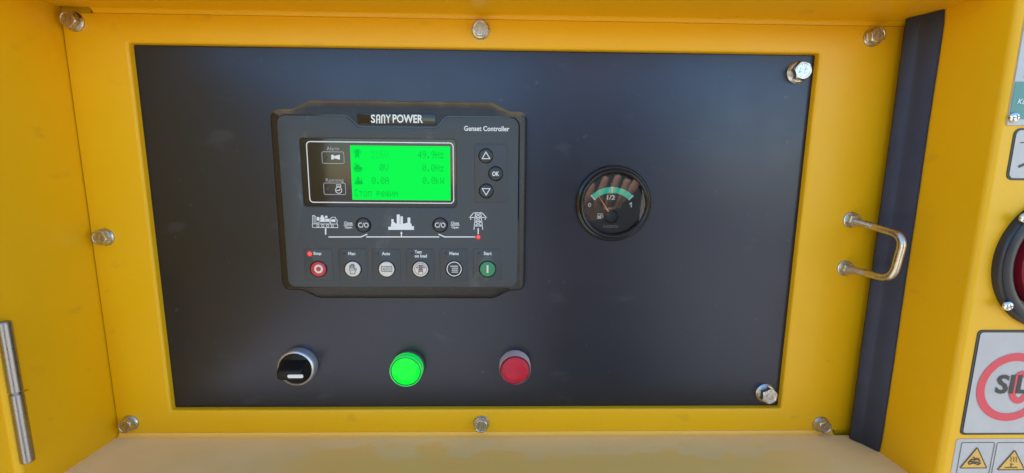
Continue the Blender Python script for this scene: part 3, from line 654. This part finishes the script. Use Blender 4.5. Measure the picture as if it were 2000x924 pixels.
stroke(bm, [PX(1174.3, 420, YQ), PX(1176, 421, YQ), PX(1176, 425, YQ), PX(1177.8, 425, YQ), PX(1177.6, 419.5, YQ), PX(1175, 417, YQ)], 0.0004, YQ); finish('pump_symbol', bm, 'cream', dl, 0)
bm = bmesh.new(); flat(bm, pxrect(1168.2, 418.4, 1172.8, 421.3, YQ), YQ - 0.0001); finish('pump_window', bm, 'dial', dl, 0)
n0 = P(1195, 424, -0.0032); n1 = P(1166.5, 378.5, -0.0032); d = (n1 - n0).normalized(); q = Vector((-d.z, 0, d.x)); ns = n0 + d * 0.0052
bm = bmesh.new()
for yy in (-0.0032, -0.0036): pass
vs = [(ns + q * 0.00055), (ns - q * 0.00055), (n1 - q * 0.00018), (n1 + q * 0.00018)]
slab(bm, [(v.x, v.z) for v in vs], -0.0031, -0.0035); finish('needle', bm, 'needle', fg, 0)
bm = bmesh.new(); lathe(bm, n0.x, n0.z, [(0.0052, -0.0030), (0.0052, -0.0038), (0.0047, -0.0042), (0.0010, -0.0043)], 28); finish('needle_hub', bm, 'dial', fg, 40)
bm = bmesh.new(); lathe(bm, gx, gz, [(0.0242, -0.0047), (0.0242, -0.0053)], 48); finish('cover_glass', bm, 'glass', fg, 30)

# ------------------------------------------------------------------ rotary switch
kc = P(585.5, 712.5, 0); kx, kz = kc.x, kc.z
rs = thing('rotary_switch', 'black selector switch with chrome collar, its handle turned sideways', 'switch', (kx, 0, kz))
bm = bmesh.new(); lathe(bm, kx, kz, [(0.0150, 0), (0.0150, -0.0030), (0.0148, -0.0062), (0.0142, -0.0074), (0.0134, -0.0077), (0.0130, -0.0070), (0.0129, -0.0040)], 48, cap=False); finish('collar', bm, 'satin', rs, 50)
bm = bmesh.new(); lathe(bm, kx, kz, [(0.01295, -0.0035), (0.0128, -0.0070), (0.0120, -0.0076)], 40); finish('knob_base', bm, 'knob', rs, 40)
bm = bmesh.new()                                        # tapered grip: wide foot, narrow ridge, nose past the collar
def grip(x0, x1, hz, y, nose): return [(kx + x0, kz - hz), (kx + x1, kz - hz), (kx + x1 + 0.0008, kz - hz * 0.4), (kx + x1 + 0.0008, kz + hz * 0.4), (kx + x1, kz + hz), (kx + x0, kz + hz), (kx + x0 - nose, kz + hz * 0.5), (kx + x0 - nose, kz - hz * 0.5)]
loft(bm, [(grip(-0.0105, 0.0110, 0.0078, 0, 0.002), -0.0072), (grip(-0.0095, 0.0106, 0.0070, 0, 0.002), -0.0105), (grip(-0.0074, 0.0098, 0.0046, 0, 0.002), -0.0165),
          (grip(-0.0066, 0.0092, 0.0038, 0, 0.002), -0.0188), (grip(-0.0060, 0.0084, 0.0030, 0, 0.0018), -0.0194)]); finish('grip', bm, 'knob', rs, 40)
bm = bmesh.new(); slab(bm, rounded(pxrect(561.5, 732, 592, 738.6, -0.0196), 0.0011, 5), -0.0192, -0.0196); finish('pointer_mark', bm, 'white', rs, 0)

# ------------------------------------------------------------------ indicator lamps
c = P(798, 714.5, 0); gl = thing('indicator_lamp', 'lit bright green round indicator lamp beside the selector switch', 'lamp', (c.x, 0, c.z), 'indicator lamps below the controller'); x, z = c.x, c.z
bm = bmesh.new(); lathe(bm, x, z, [(0.0136, 0), (0.0136, -0.0028), (0.0132, -0.0034), (0.010, -0.0034)], 44); finish('collar', bm, 'grey_collar', gl, 40)
bm = bmesh.new(); lathe(bm, x, z, [(0.0130, -0.0032), (0.0131, -0.0095), (0.0129, -0.0102)], 44, cap=False); finish('lens_side', bm, 'green_lens', gl, 40)
bm = bmesh.new(); lathe(bm, x, z, [(0.0131, -0.0096), (0.0130, -0.0104), (0.0126, -0.0106), (0.0122, -0.0103)], 44, cap=False); finish('lens_rim', bm, 'green_rim', gl, 60)
bm = bmesh.new(); lathe(bm, x, z, [(0.0122, -0.0103), (0.0120, -0.0098), (0.0116, -0.0098), (0.0113, -0.0102)], 44, cap=False); finish('lens_groove', bm, 'green_groove', gl, 60)
bm = bmesh.new(); lathe(bm, x, z, [(0.0113, -0.0102), (0.0105, -0.0106), (0.006, -0.0109), (0.0001, -0.0110)], 44); finish('lens_face', bm, 'green_face', gl, 60)
c = P(1005.5, 713, 0); rl = thing('indicator_lamp', 'unlit red round indicator lamp with pale side wall', 'lamp', (c.x, 0, c.z), 'indicator lamps below the controller'); x, z = c.x, c.z
bm = bmesh.new(); lathe(bm, x, z, [(0.0131, 0), (0.0131, -0.0024), (0.0129, -0.0030), (0.0128, -0.0092), (0.0125, -0.0099)], 44, cap=False); finish('collar', bm, 'pale_collar', rl, 40)
bm = bmesh.new(); lathe(bm, x, z, [(0.0125, -0.0099), (0.0122, -0.0103), (0.0115, -0.0102), (0.0111, -0.0098)], 44, cap=False); finish('lens_rim', bm, 'red_dark', rl, 60)
bm = bmesh.new(); lathe(bm, x, z, [(0.0112, -0.0098), (0.0106, -0.0103), (0.006, -0.0106), (0.0001, -0.0107)], 44); finish('lens_face', bm, 'red_lens', rl, 60)

# ------------------------------------------------------------------ hinge and open door
hxx, hr = XL + 0.0022, 0.0034
hd_ = ROT @ Vector(((32 - 1000) / F, 1.0, (462 - 770) / F)); hyy = CAM.y + hd_.y * (hxx - CAM.x) / hd_.x
def zat(px, py, X):                                     # height where the sight line meets the plane x = X
    d = ROT @ Vector(((px - 1000) / F, 1.0, (462 - py) / F)); t = (X - CAM.x) / d.x; return CAM.z + d.z * t
zt_, zm_, zb_ = zat(8, 628, hxx), zat(30, 768, hxx), zat(48, 906, hxx)
hg = thing('barrel_hinge', 'cylindrical bare steel barrel hinge on the front edge of the recess', 'hinge', (hxx, hyy, zb_))
def barrel(z0, z1, name):
    bm = bmesh.new(); n = 28; rings = []
    for r, zz in ((hr * 0.86, z0), (hr, z0 + 0.0008), (hr, z1 - 0.0008), (hr * 0.86, z1)): rings.append([bm.verts.new((hxx + r * cos(2 * pi * i / n), hyy + r * sin(2 * pi * i / n), zz)) for i in range(n)])
    for a, b in zip(rings, rings[1:]):
        for i in range(n): bm.faces.new((a[i], a[(i + 1) % n], b[(i + 1) % n], b[i]))
    bm.faces.new(rings[0][::-1]); bm.faces.new(rings[-1]); return finish(name, bm, 'steel', hg, 30)
barrel(zm_ + 0.0004, zt_, 'knuckle'); barrel(zb_, zm_ - 0.0004, 'knuckle')
bm = bmesh.new(); 
for k in range(2):
    zz = zm_ - 0.002 if k else zm_ + 0.0012
    n = 20; ra = [bm.verts.new((hxx + hr * 0.7 * cos(2 * pi * i / n), hyy + hr * 0.7 * sin(2 * pi * i / n), zz)) for i in range(n)]
    if k == 0: keep = ra
    else:
        for i in range(n): bm.faces.new((ra[i], ra[(i + 1) % n], keep[(i + 1) % n], keep[i]))
finish('pin', bm, 'steel', hg, 30)
bm = bmesh.new(); box(bm, XL + 0.0002, XL + 0.0016, hyy, hyy + 0.008, zb_ + 0.001, zm_ - 0.002); finish('leaf', bm, 'yellow', hg, 0)
door = thing('cabinet_door', 'yellow steel cabinet door swung open on its barrel hinge', 'door', (hxx, hyy, ZF - 0.02))
ang = radians(99)                                       # opening angle
dd = Vector((cos(pi - (pi - ang)), -sin(ang), 0)); nn = Vector((-dd.y, dd.x, 0)) * -1
d0 = Vector((hxx - 0.0085, hyy, 0))
def dpt(u, v, z): p = d0 + dd * u + nn * v; return (p.x, p.y, z)
def dbox(bm, u0, u1, v0, v1, z0, z1):
    vv = [bm.verts.new(dpt(u, v, z)) for u in (u0, u1) for v in (v0, v1) for z in (z0, z1)]
    for f_ in ((0, 1, 3, 2), (4, 6, 7, 5), (0, 4, 5, 1), (2, 3, 7, 6), (0, 2, 6, 4), (1, 5, 7, 3)): bm.faces.new([vv[i] for i in f_])
bm = bmesh.new(); dbox(bm, 0.0, 0.62, -0.004, -0.002, ZF - 0.02, ZT + 0.02); finish('door_skin', bm, 'yellow', door, 0)
for za, zb2 in ((ZT + 0.018, ZT + 0.02), (ZF - 0.02, ZF - 0.018)):
    bm = bmesh.new(); dbox(bm, 0.0, 0.62, -0.0019, 0.012, za, zb2); finish('door_flange', bm, 'yellow', door, 0)

# ------------------------------------------------------------------ things on the front sheet
YS0 = YF - 0.0004                                       # sticker plane
def sticker(name, label, cat, pts, m, r, edge=None, thick=0.0004):
    bm = bmesh.new(); slab(bm, rounded(pts, r, 4), YF - 0.00002, YF - thick, 0.0001, 1)
    cx = sum(p[0] for p in pts) / len(pts); cz = sum(p[1] for p in pts) / len(pts)
    t = thing(name, label, cat, (cx, YF, cz)); finish('backing', bm, m, t, 30); return t
def up_rect(pxl, pyt, pyb, width, py_ref=None):         # upright rectangle on the front sheet from its left edge and two heights
    a = P(pxl, (pyt + pyb) / 2, YF); t_, b2 = P(pxl, pyt, YF).z, P(pxl, pyb, YF).z
    return rect(a.x, b2, a.x + width, t_)
# instruction plate
x0 = P(1972, 200, YF).x; z0, z1, z2 = P(1964, 245, YF).z, P(1966, 233, YF).z, P(1978, 160, YF).z
ip = sticker('instruction_plate', 'white plate with a green band, screwed above the bordered sticker', 'plate', rect(x0, z0, x0 + 0.11, z2 + 0.075), 'sticker', 0.0005, thick=0.0008)
bm = bmesh.new(); flat(bm, rect(x0 + 0.0002, z1, x0 + 0.1098, z2), YF - 0.0010); finish('green_band', bm, 'sticker_green', ip, 0)
text('lettering', 'Ku', (1986.5, 193, 2003.5, 203.5), YF - 0.0010, 'white', ip, bold=0.01, shear=0.25)
bm = bmesh.new(); flat(bm, rect(P(1997, 148, YF).x, P(1997, 152, YF).z, P(1997, 148, YF).x + 0.02, P(1997, 148, YF).z), YF - 0.0010); finish('printed_rule', bm, 'ink', ip, 0)
def screw(px, py, r, Y, label, group):
    p = P(px, py, Y); t = thing('pan_head_screw', label, 'screw', (p.x, Y, p.z), group)
    bm = bmesh.new(); lathe(bm, p.x, p.z, [(r, Y - 0.0001), (r, Y - r * 0.22), (r * 0.88, Y - r * 0.5), (r * 0.6, Y - r * 0.68), (r * 0.3, Y - r * 0.74), (0.0001, Y - r * 0.75)], 28); finish('head', bm, 'chrome', t, 50)
    bm = bmesh.new(); yy = Y - r * 0.76; stroke(bm, [(p.x - r * 0.42, p.z - r * 0.12), (p.x + r * 0.42, p.z + r * 0.12)], r * 0.17, yy); stroke(bm, [(p.x - r * 0.12, p.z + r * 0.42), (p.x + r * 0.12, p.z - r * 0.42)], r * 0.17, yy - 0.00003); finish('cross_slot', bm, 'ink', t, 0)
screw(1978, 229.5, 0.0030, YF - 0.0008, 'bright pan head screw in the corner of the green banded plate', 'pan head screws on the front sheet')
# bordered sticker
pts = up_rect(1972, 250, 352, 0.11); bs = sticker('notice_sticker', 'white sticker with a dark rounded border between the green banded plate and the red button', 'sticker', pts, 'ink', 0.004)
bm = bmesh.new(); o = rounded(offset(pts, 0.0013), 0.003, 4); flat(bm, o, YF - 0.0006); finish('paper', bm, 'sticker', bs, 0)
for a, b, wv in (((1991, 279), (2012, 277.5), 0.0006), ((1988.5, 325), (2003, 319), 0.0016)):
    bm = bmesh.new(); stroke(bm, [PX(*a, YF), PX(*b, YF)], wv, YF - 0.0008); finish('printed_mark', bm, 'ink', bs, 0)
# emergency button with flange
A, B, C = Vector(PX(1935.5, 535, YF)), Vector(PX(1998, 411, YF)), Vector(PX(1998, 633, YF))
def circ3(A, B, C):
    d = 2 * (A.x * (B.y - C.y) + B.x * (C.y - A.y) + C.x * (A.y - B.y))
    ux = (A.length_squared * (B.y - C.y) + B.length_squared * (C.y - A.y) + C.length_squared * (A.y - B.y)) / d
    uz = (A.length_squared * (C.x - B.x) + B.length_squared * (A.x - C.x) + C.length_squared * (B.x - A.x)) / d
    return ux, uz, (Vector((ux, uz)) - A).length
ex, ez, er = circ3(A, B, C)
es = thing('stop_button', 'red button in a round black flange with screws on the yellow front', 'button', (ex, YF, ez))
bm = bmesh.new(); hole = ex - P(1980.5, 520, YF - 0.006).x; capr = ex - P(1996.5, 520, YF - 0.0065).x
lathe(bm, ex, ez, [(er, YF), (er, YF - 0.0035), (er * 0.985, YF - 0.0046), (er * 0.955, YF - 0.0052), (hole * 1.16, YF - 0.0054), (hole * 1.10, YF - 0.0066), (hole * 1.05, YF - 0.0067), (hole, YF - 0.0058), (hole * 0.97, YF - 0.0010), (hole * 0.9, YF - 0.0006)], 64, cap=False); finish('flange', bm, 'socket', es, 40)
bm = bmesh.new(); lathe(bm, ex, ez, [(hole * 0.95, YF - 0.0004), (hole * 0.93, YF - 0.0007)], 40); finish('well', bm, 'gloss', es, 40)
bm = bmesh.new(); lathe(bm, ex, ez, [(capr, YF - 0.0007), (capr, YF - 0.0065), (capr * 0.94, YF - 0.0080), (capr * 0.5, YF - 0.0092), (0.0001, YF - 0.0095)], 40); finish('red_cap', bm, 'red_cap', es, 50)
for p_, s in (((1966, 597), 'lower'), ((1999, 426), 'upper')):
    screw(*p_, 0.0031, YF - 0.0054, 'bright %s pan head screw in the black button flange' % s, 'pan head screws on the front sheet')
# sign with red rings
pts = up_rect(1891.5, 644, 849, 0.120); sg = sticker('warning_sign', 'white square sign with black border, red rings and bold black letters', 'sign', pts, 'ink', 0.003)
bm = bmesh.new(); flat(bm, rounded(offset(pts, 0.0017), 0.002, 4), YF - 0.0006); pp = finish('paper', bm, 'sticker', sg, 0)
A, B, C = Vector(PX(1906, 752, YF)), Vector(PX(1998, 689.5, YF)), Vector(PX(1998, 812, YF)); rx, rz, rr = circ3(A, B, C)
zc = P(1906, 752, YF).z; xw = P(1906, 752, YF).x
def sring(cx, cz, a, b, wd, y):
    bm = bmesh.new(); n = 72
    ringflat(bm, [(cx + a * cos(2 * pi * i / n), cz + b * sin(2 * pi * i / n)) for i in range(n)], [(cx + (a - wd) * cos(2 * pi * i / n), cz + (b - wd) * sin(2 * pi * i / n)) for i in range(n)], y); return finish('red_ring', bm, 'sticker_red', sg, 0)
sring(xw + rr, rz, rr, rr, 0.0056, YF - 0.0008)
xi = P(1969, 752, YF).x; sring(xi + rr - 0.0165, rz, rr - 0.0165, rr - 0.0125, 0.0045, YF - 0.00085)
text('lettering', 'SIL', (1946, 732, 2011, 769), YF - 0.0008, 'ink', sg, bold=0.028)
# pictogram strip
pts = up_rect(1859, 857, 960, 0.115); wsx = sticker('warning_strip', 'white sticker strip of yellow warning triangles below the red ringed sign', 'sticker', pts, 'sticker', 0.002)
def cell(bx, apex, bl, br):
    o = rounded(pxrect(*bx, YF), 0.0014, 4); bm = bmesh.new(); ringflat(bm, o, offset(o, 0.0004), YF - 0.0006); finish('cell_line', bm, 'ink', wsx, 0)
    t = [PX(*apex, YF), PX(*bl, YF), PX(*br, YF)]; zb = (t[1][1] + t[2][1]) / 2; t = [t[0], (t[1][0], zb), (t[2][0], zb)]
    bm = bmesh.new(); flat(bm, rounded(t, 0.0006, 3), YF - 0.00065); tr = finish('triangle', bm, 'warn', wsx, 0)
    i = rounded(t, 0.0006, 3); bm = bmesh.new(); ringflat(bm, i, offset(i, 0.0006), YF - 0.0008); finish('triangle_border', bm, 'ink', tr, 0); return tr
t1 = cell((1871, 863, 1936, 925), (1907, 871.5), (1871.5, 913.5), (1926, 913.5)); t2 = cell((1940, 863, 2012, 925), (1980, 877), (1944.5, 917), (2000, 917))
bm = bmesh.new(); y = YF - 0.0009
for a in (((1889, 902), (1895, 896), (1901, 897), (1906, 894), (1911, 899)), ((1890, 905), (1899, 903), (1908, 906), (1912, 903)), ((1893, 900), (1902, 901), (1910, 902)), ((1899, 892), (1904, 896), (1909, 895))): stroke(bm, [PX(*p, YF) for p in a], 0.0009, y)
finish('hand_symbol', bm, 'ink', t1, 0)
bm = bmesh.new()
for k in range(3): stroke(bm, [PX(1971.5 + k * 5 + 1.2 * (j % 2), 891 + j * 3.2, YF) for j in range(4)], 0.0004, y)
stroke(bm, [PX(1961, 912, YF), PX(1984, 911.5, YF)], 0.0006, y); stroke(bm, [PX(1972, 911, YF), PX(1972, 904, YF), PX(1976, 906, YF)], 0.0005, y); finish('heat_symbol', bm, 'ink', t2, 0)

# ------------------------------------------------------------------ the photographer, seen only mirrored in the gauge glass and the panel
def skinned(name, joints, m, parent, sub=1, root=0):
    ids = list(joints); me = bpy.data.meshes.new(name)
    me.from_pydata([joints[k][0] for k in ids], [(ids.index(joints[k][2]), ids.index(k)) for k in ids if joints[k][2] is not None], [])
    o = link(name, me, parent); o.modifiers.new('skin', 'SKIN'); 
    for i, k in enumerate(ids):
        v = me.skin_vertices[0].data[i]; r = joints[k][1]; v.radius = (r, r) if not isinstance(r, tuple) else r; v.use_root = (i == root)
    sb = o.modifiers.new('smooth', 'SUBSURF'); sb.levels = sub; sb.render_levels = sub
    me.materials.append(M[m])
    for md in o.modifiers:
        if md.type == 'SKIN': md.use_smooth_shade = True
    return o
M['skin'] = mat('skin', (0.56, 0.33, 0.25), 0.5); M['jacket'] = mat('dark_jacket', (0.016, 0.017, 0.024), 0.85, var=(12, (0.024, 0.026, 0.034))); M['trousers'] = mat('dark_trousers', (0.02, 0.02, 0.025), 0.9); M['hair'] = mat('dark_hair', (0.012, 0.009, 0.007), 0.6)
px_, py_ = 0.53, -0.98
pe = thing('person', 'person in a dark jacket with raised hands, mirrored in the gauge glass', 'person', (px_, py_, -1.0))
V = lambda x, y, z: (px_ + x, py_ + y, z)
J = {'pelvis': (V(0, 0, -0.10), (0.155, 0.11), None), 'waist': (V(0, 0.02, 0.08), (0.14, 0.10), 'pelvis'), 'chest': (V(0, 0.03, 0.27), (0.16, 0.11), 'waist'),
     'upper': (V(0, 0.03, 0.37), (0.13, 0.085), 'chest'), 'neck': (V(0, 0.05, 0.45), 0.055, 'upper'), 'jaw': (V(0, 0.085, 0.52), (0.06, 0.07), 'neck'), 'skull': (V(0, 0.08, 0.60), (0.075, 0.09), 'jaw'), 'crown': (V(0, 0.07, 0.67), 0.055, 'skull')}
for sd, nm in ((1, 'r'), (-1, 'l')):
    J['shoulder' + nm] = (V(0.17 * sd, 0.03, 0.38), 0.062, 'upper'); J['elbow' + nm] = (V(0.26 * sd, 0.14, 0.13), 0.043, 'shoulder' + nm)
    J['hip' + nm] = (V(0.085 * sd, 0, -0.18), 0.095, 'pelvis'); J['knee' + nm] = (V(0.095 * sd, 0.02, -0.55), 0.06, 'hip' + nm); J['ankle' + nm] = (V(0.10 * sd, -0.02, -0.93), 0.042, 'knee' + nm); J['toe' + nm] = (V(0.115 * sd, 0.16, -0.965), 0.034, 'ankle' + nm)
    wx = 0.24 if sd > 0 else -0.055
    J['wrist' + nm] = (V(wx, 0.36, 0.115), 0.027, 'elbow' + nm); J['palm' + nm] = (V(wx, 0.405, 0.130), (0.040, 0.020), 'wrist' + nm)
    for i, (ox, ln) in enumerate(((0.034, 0.068), (0.012, 0.078), (-0.011, 0.074), (-0.033, 0.058))):
        b0 = Vector(V(wx - ox * sd, 0.438, 0.140)); d1 = Vector((-0.12 * sd, 0.75, 0.62)).normalized(); d2 = Vector((-0.25 * sd, 0.25, 0.93)).normalized()
        k = 'f%d%s' % (i, nm); J[k + 'a'] = (tuple(b0), 0.0098, 'palm' + nm); J[k + 'b'] = (tuple(b0 + d1 * ln * 0.5), 0.0090, k + 'a'); J[k + 'c'] = (tuple(b0 + d1 * ln * 0.5 + d2 * ln * 0.5), 0.0075, k + 'b')
    t0 = Vector(V(wx - 0.048 * sd, 0.400, 0.145)); J['ta' + nm] = (tuple(t0), 0.0120, 'palm' + nm); J['tb' + nm] = (tuple(t0 + Vector((-0.024 * sd, 0.02, 0.026))), 0.0105, 'ta' + nm); J['tc' + nm] = (tuple(t0 + Vector((-0.036 * sd, 0.03, 0.050))), 0.0085, 'tb' + nm)
body = skinned('body', J, 'skin', pe)
def grow(keys, k, extra=None, first=None):
    out_ = {}
    for q in keys:
        p, r, par = J[q]; r = tuple(x * k + 0.008 for x in r) if isinstance(r, tuple) else r * k + 0.006
        out_[q] = (p, r, par if par in keys else None)
    return out_
skinned('jacket', grow(['pelvis', 'waist', 'chest', 'upper', 'shoulderr', 'elbowr', 'wristr', 'shoulderl', 'elbowl', 'wristl'], 1.22), 'jacket', pe)
skinned('trousers', grow(['pelvis', 'hipr', 'kneer', 'ankler', 'hipl', 'kneel', 'anklel'], 1.1), 'trousers', pe)
bm = bmesh.new(); bmesh.ops.create_uvsphere(bm, u_segments=20, v_segments=12, radius=1.0)
for v in bm.verts: v.co = Vector((px_ + v.co.x * 0.085, py_ + 0.062 + v.co.y * 0.098, 0.628 + v.co.z * 0.095))
bmesh.ops.delete(bm, geom=[v for v in bm.verts if v.co.z < 0.60 and v.co.y > py_ + 0.06 or v.co.z < 0.55 or (v.co.z < 0.645 and v.co.y > py_ + 0.11)], context='VERTS'); finish('hair', bm, 'hair', pe, 60)
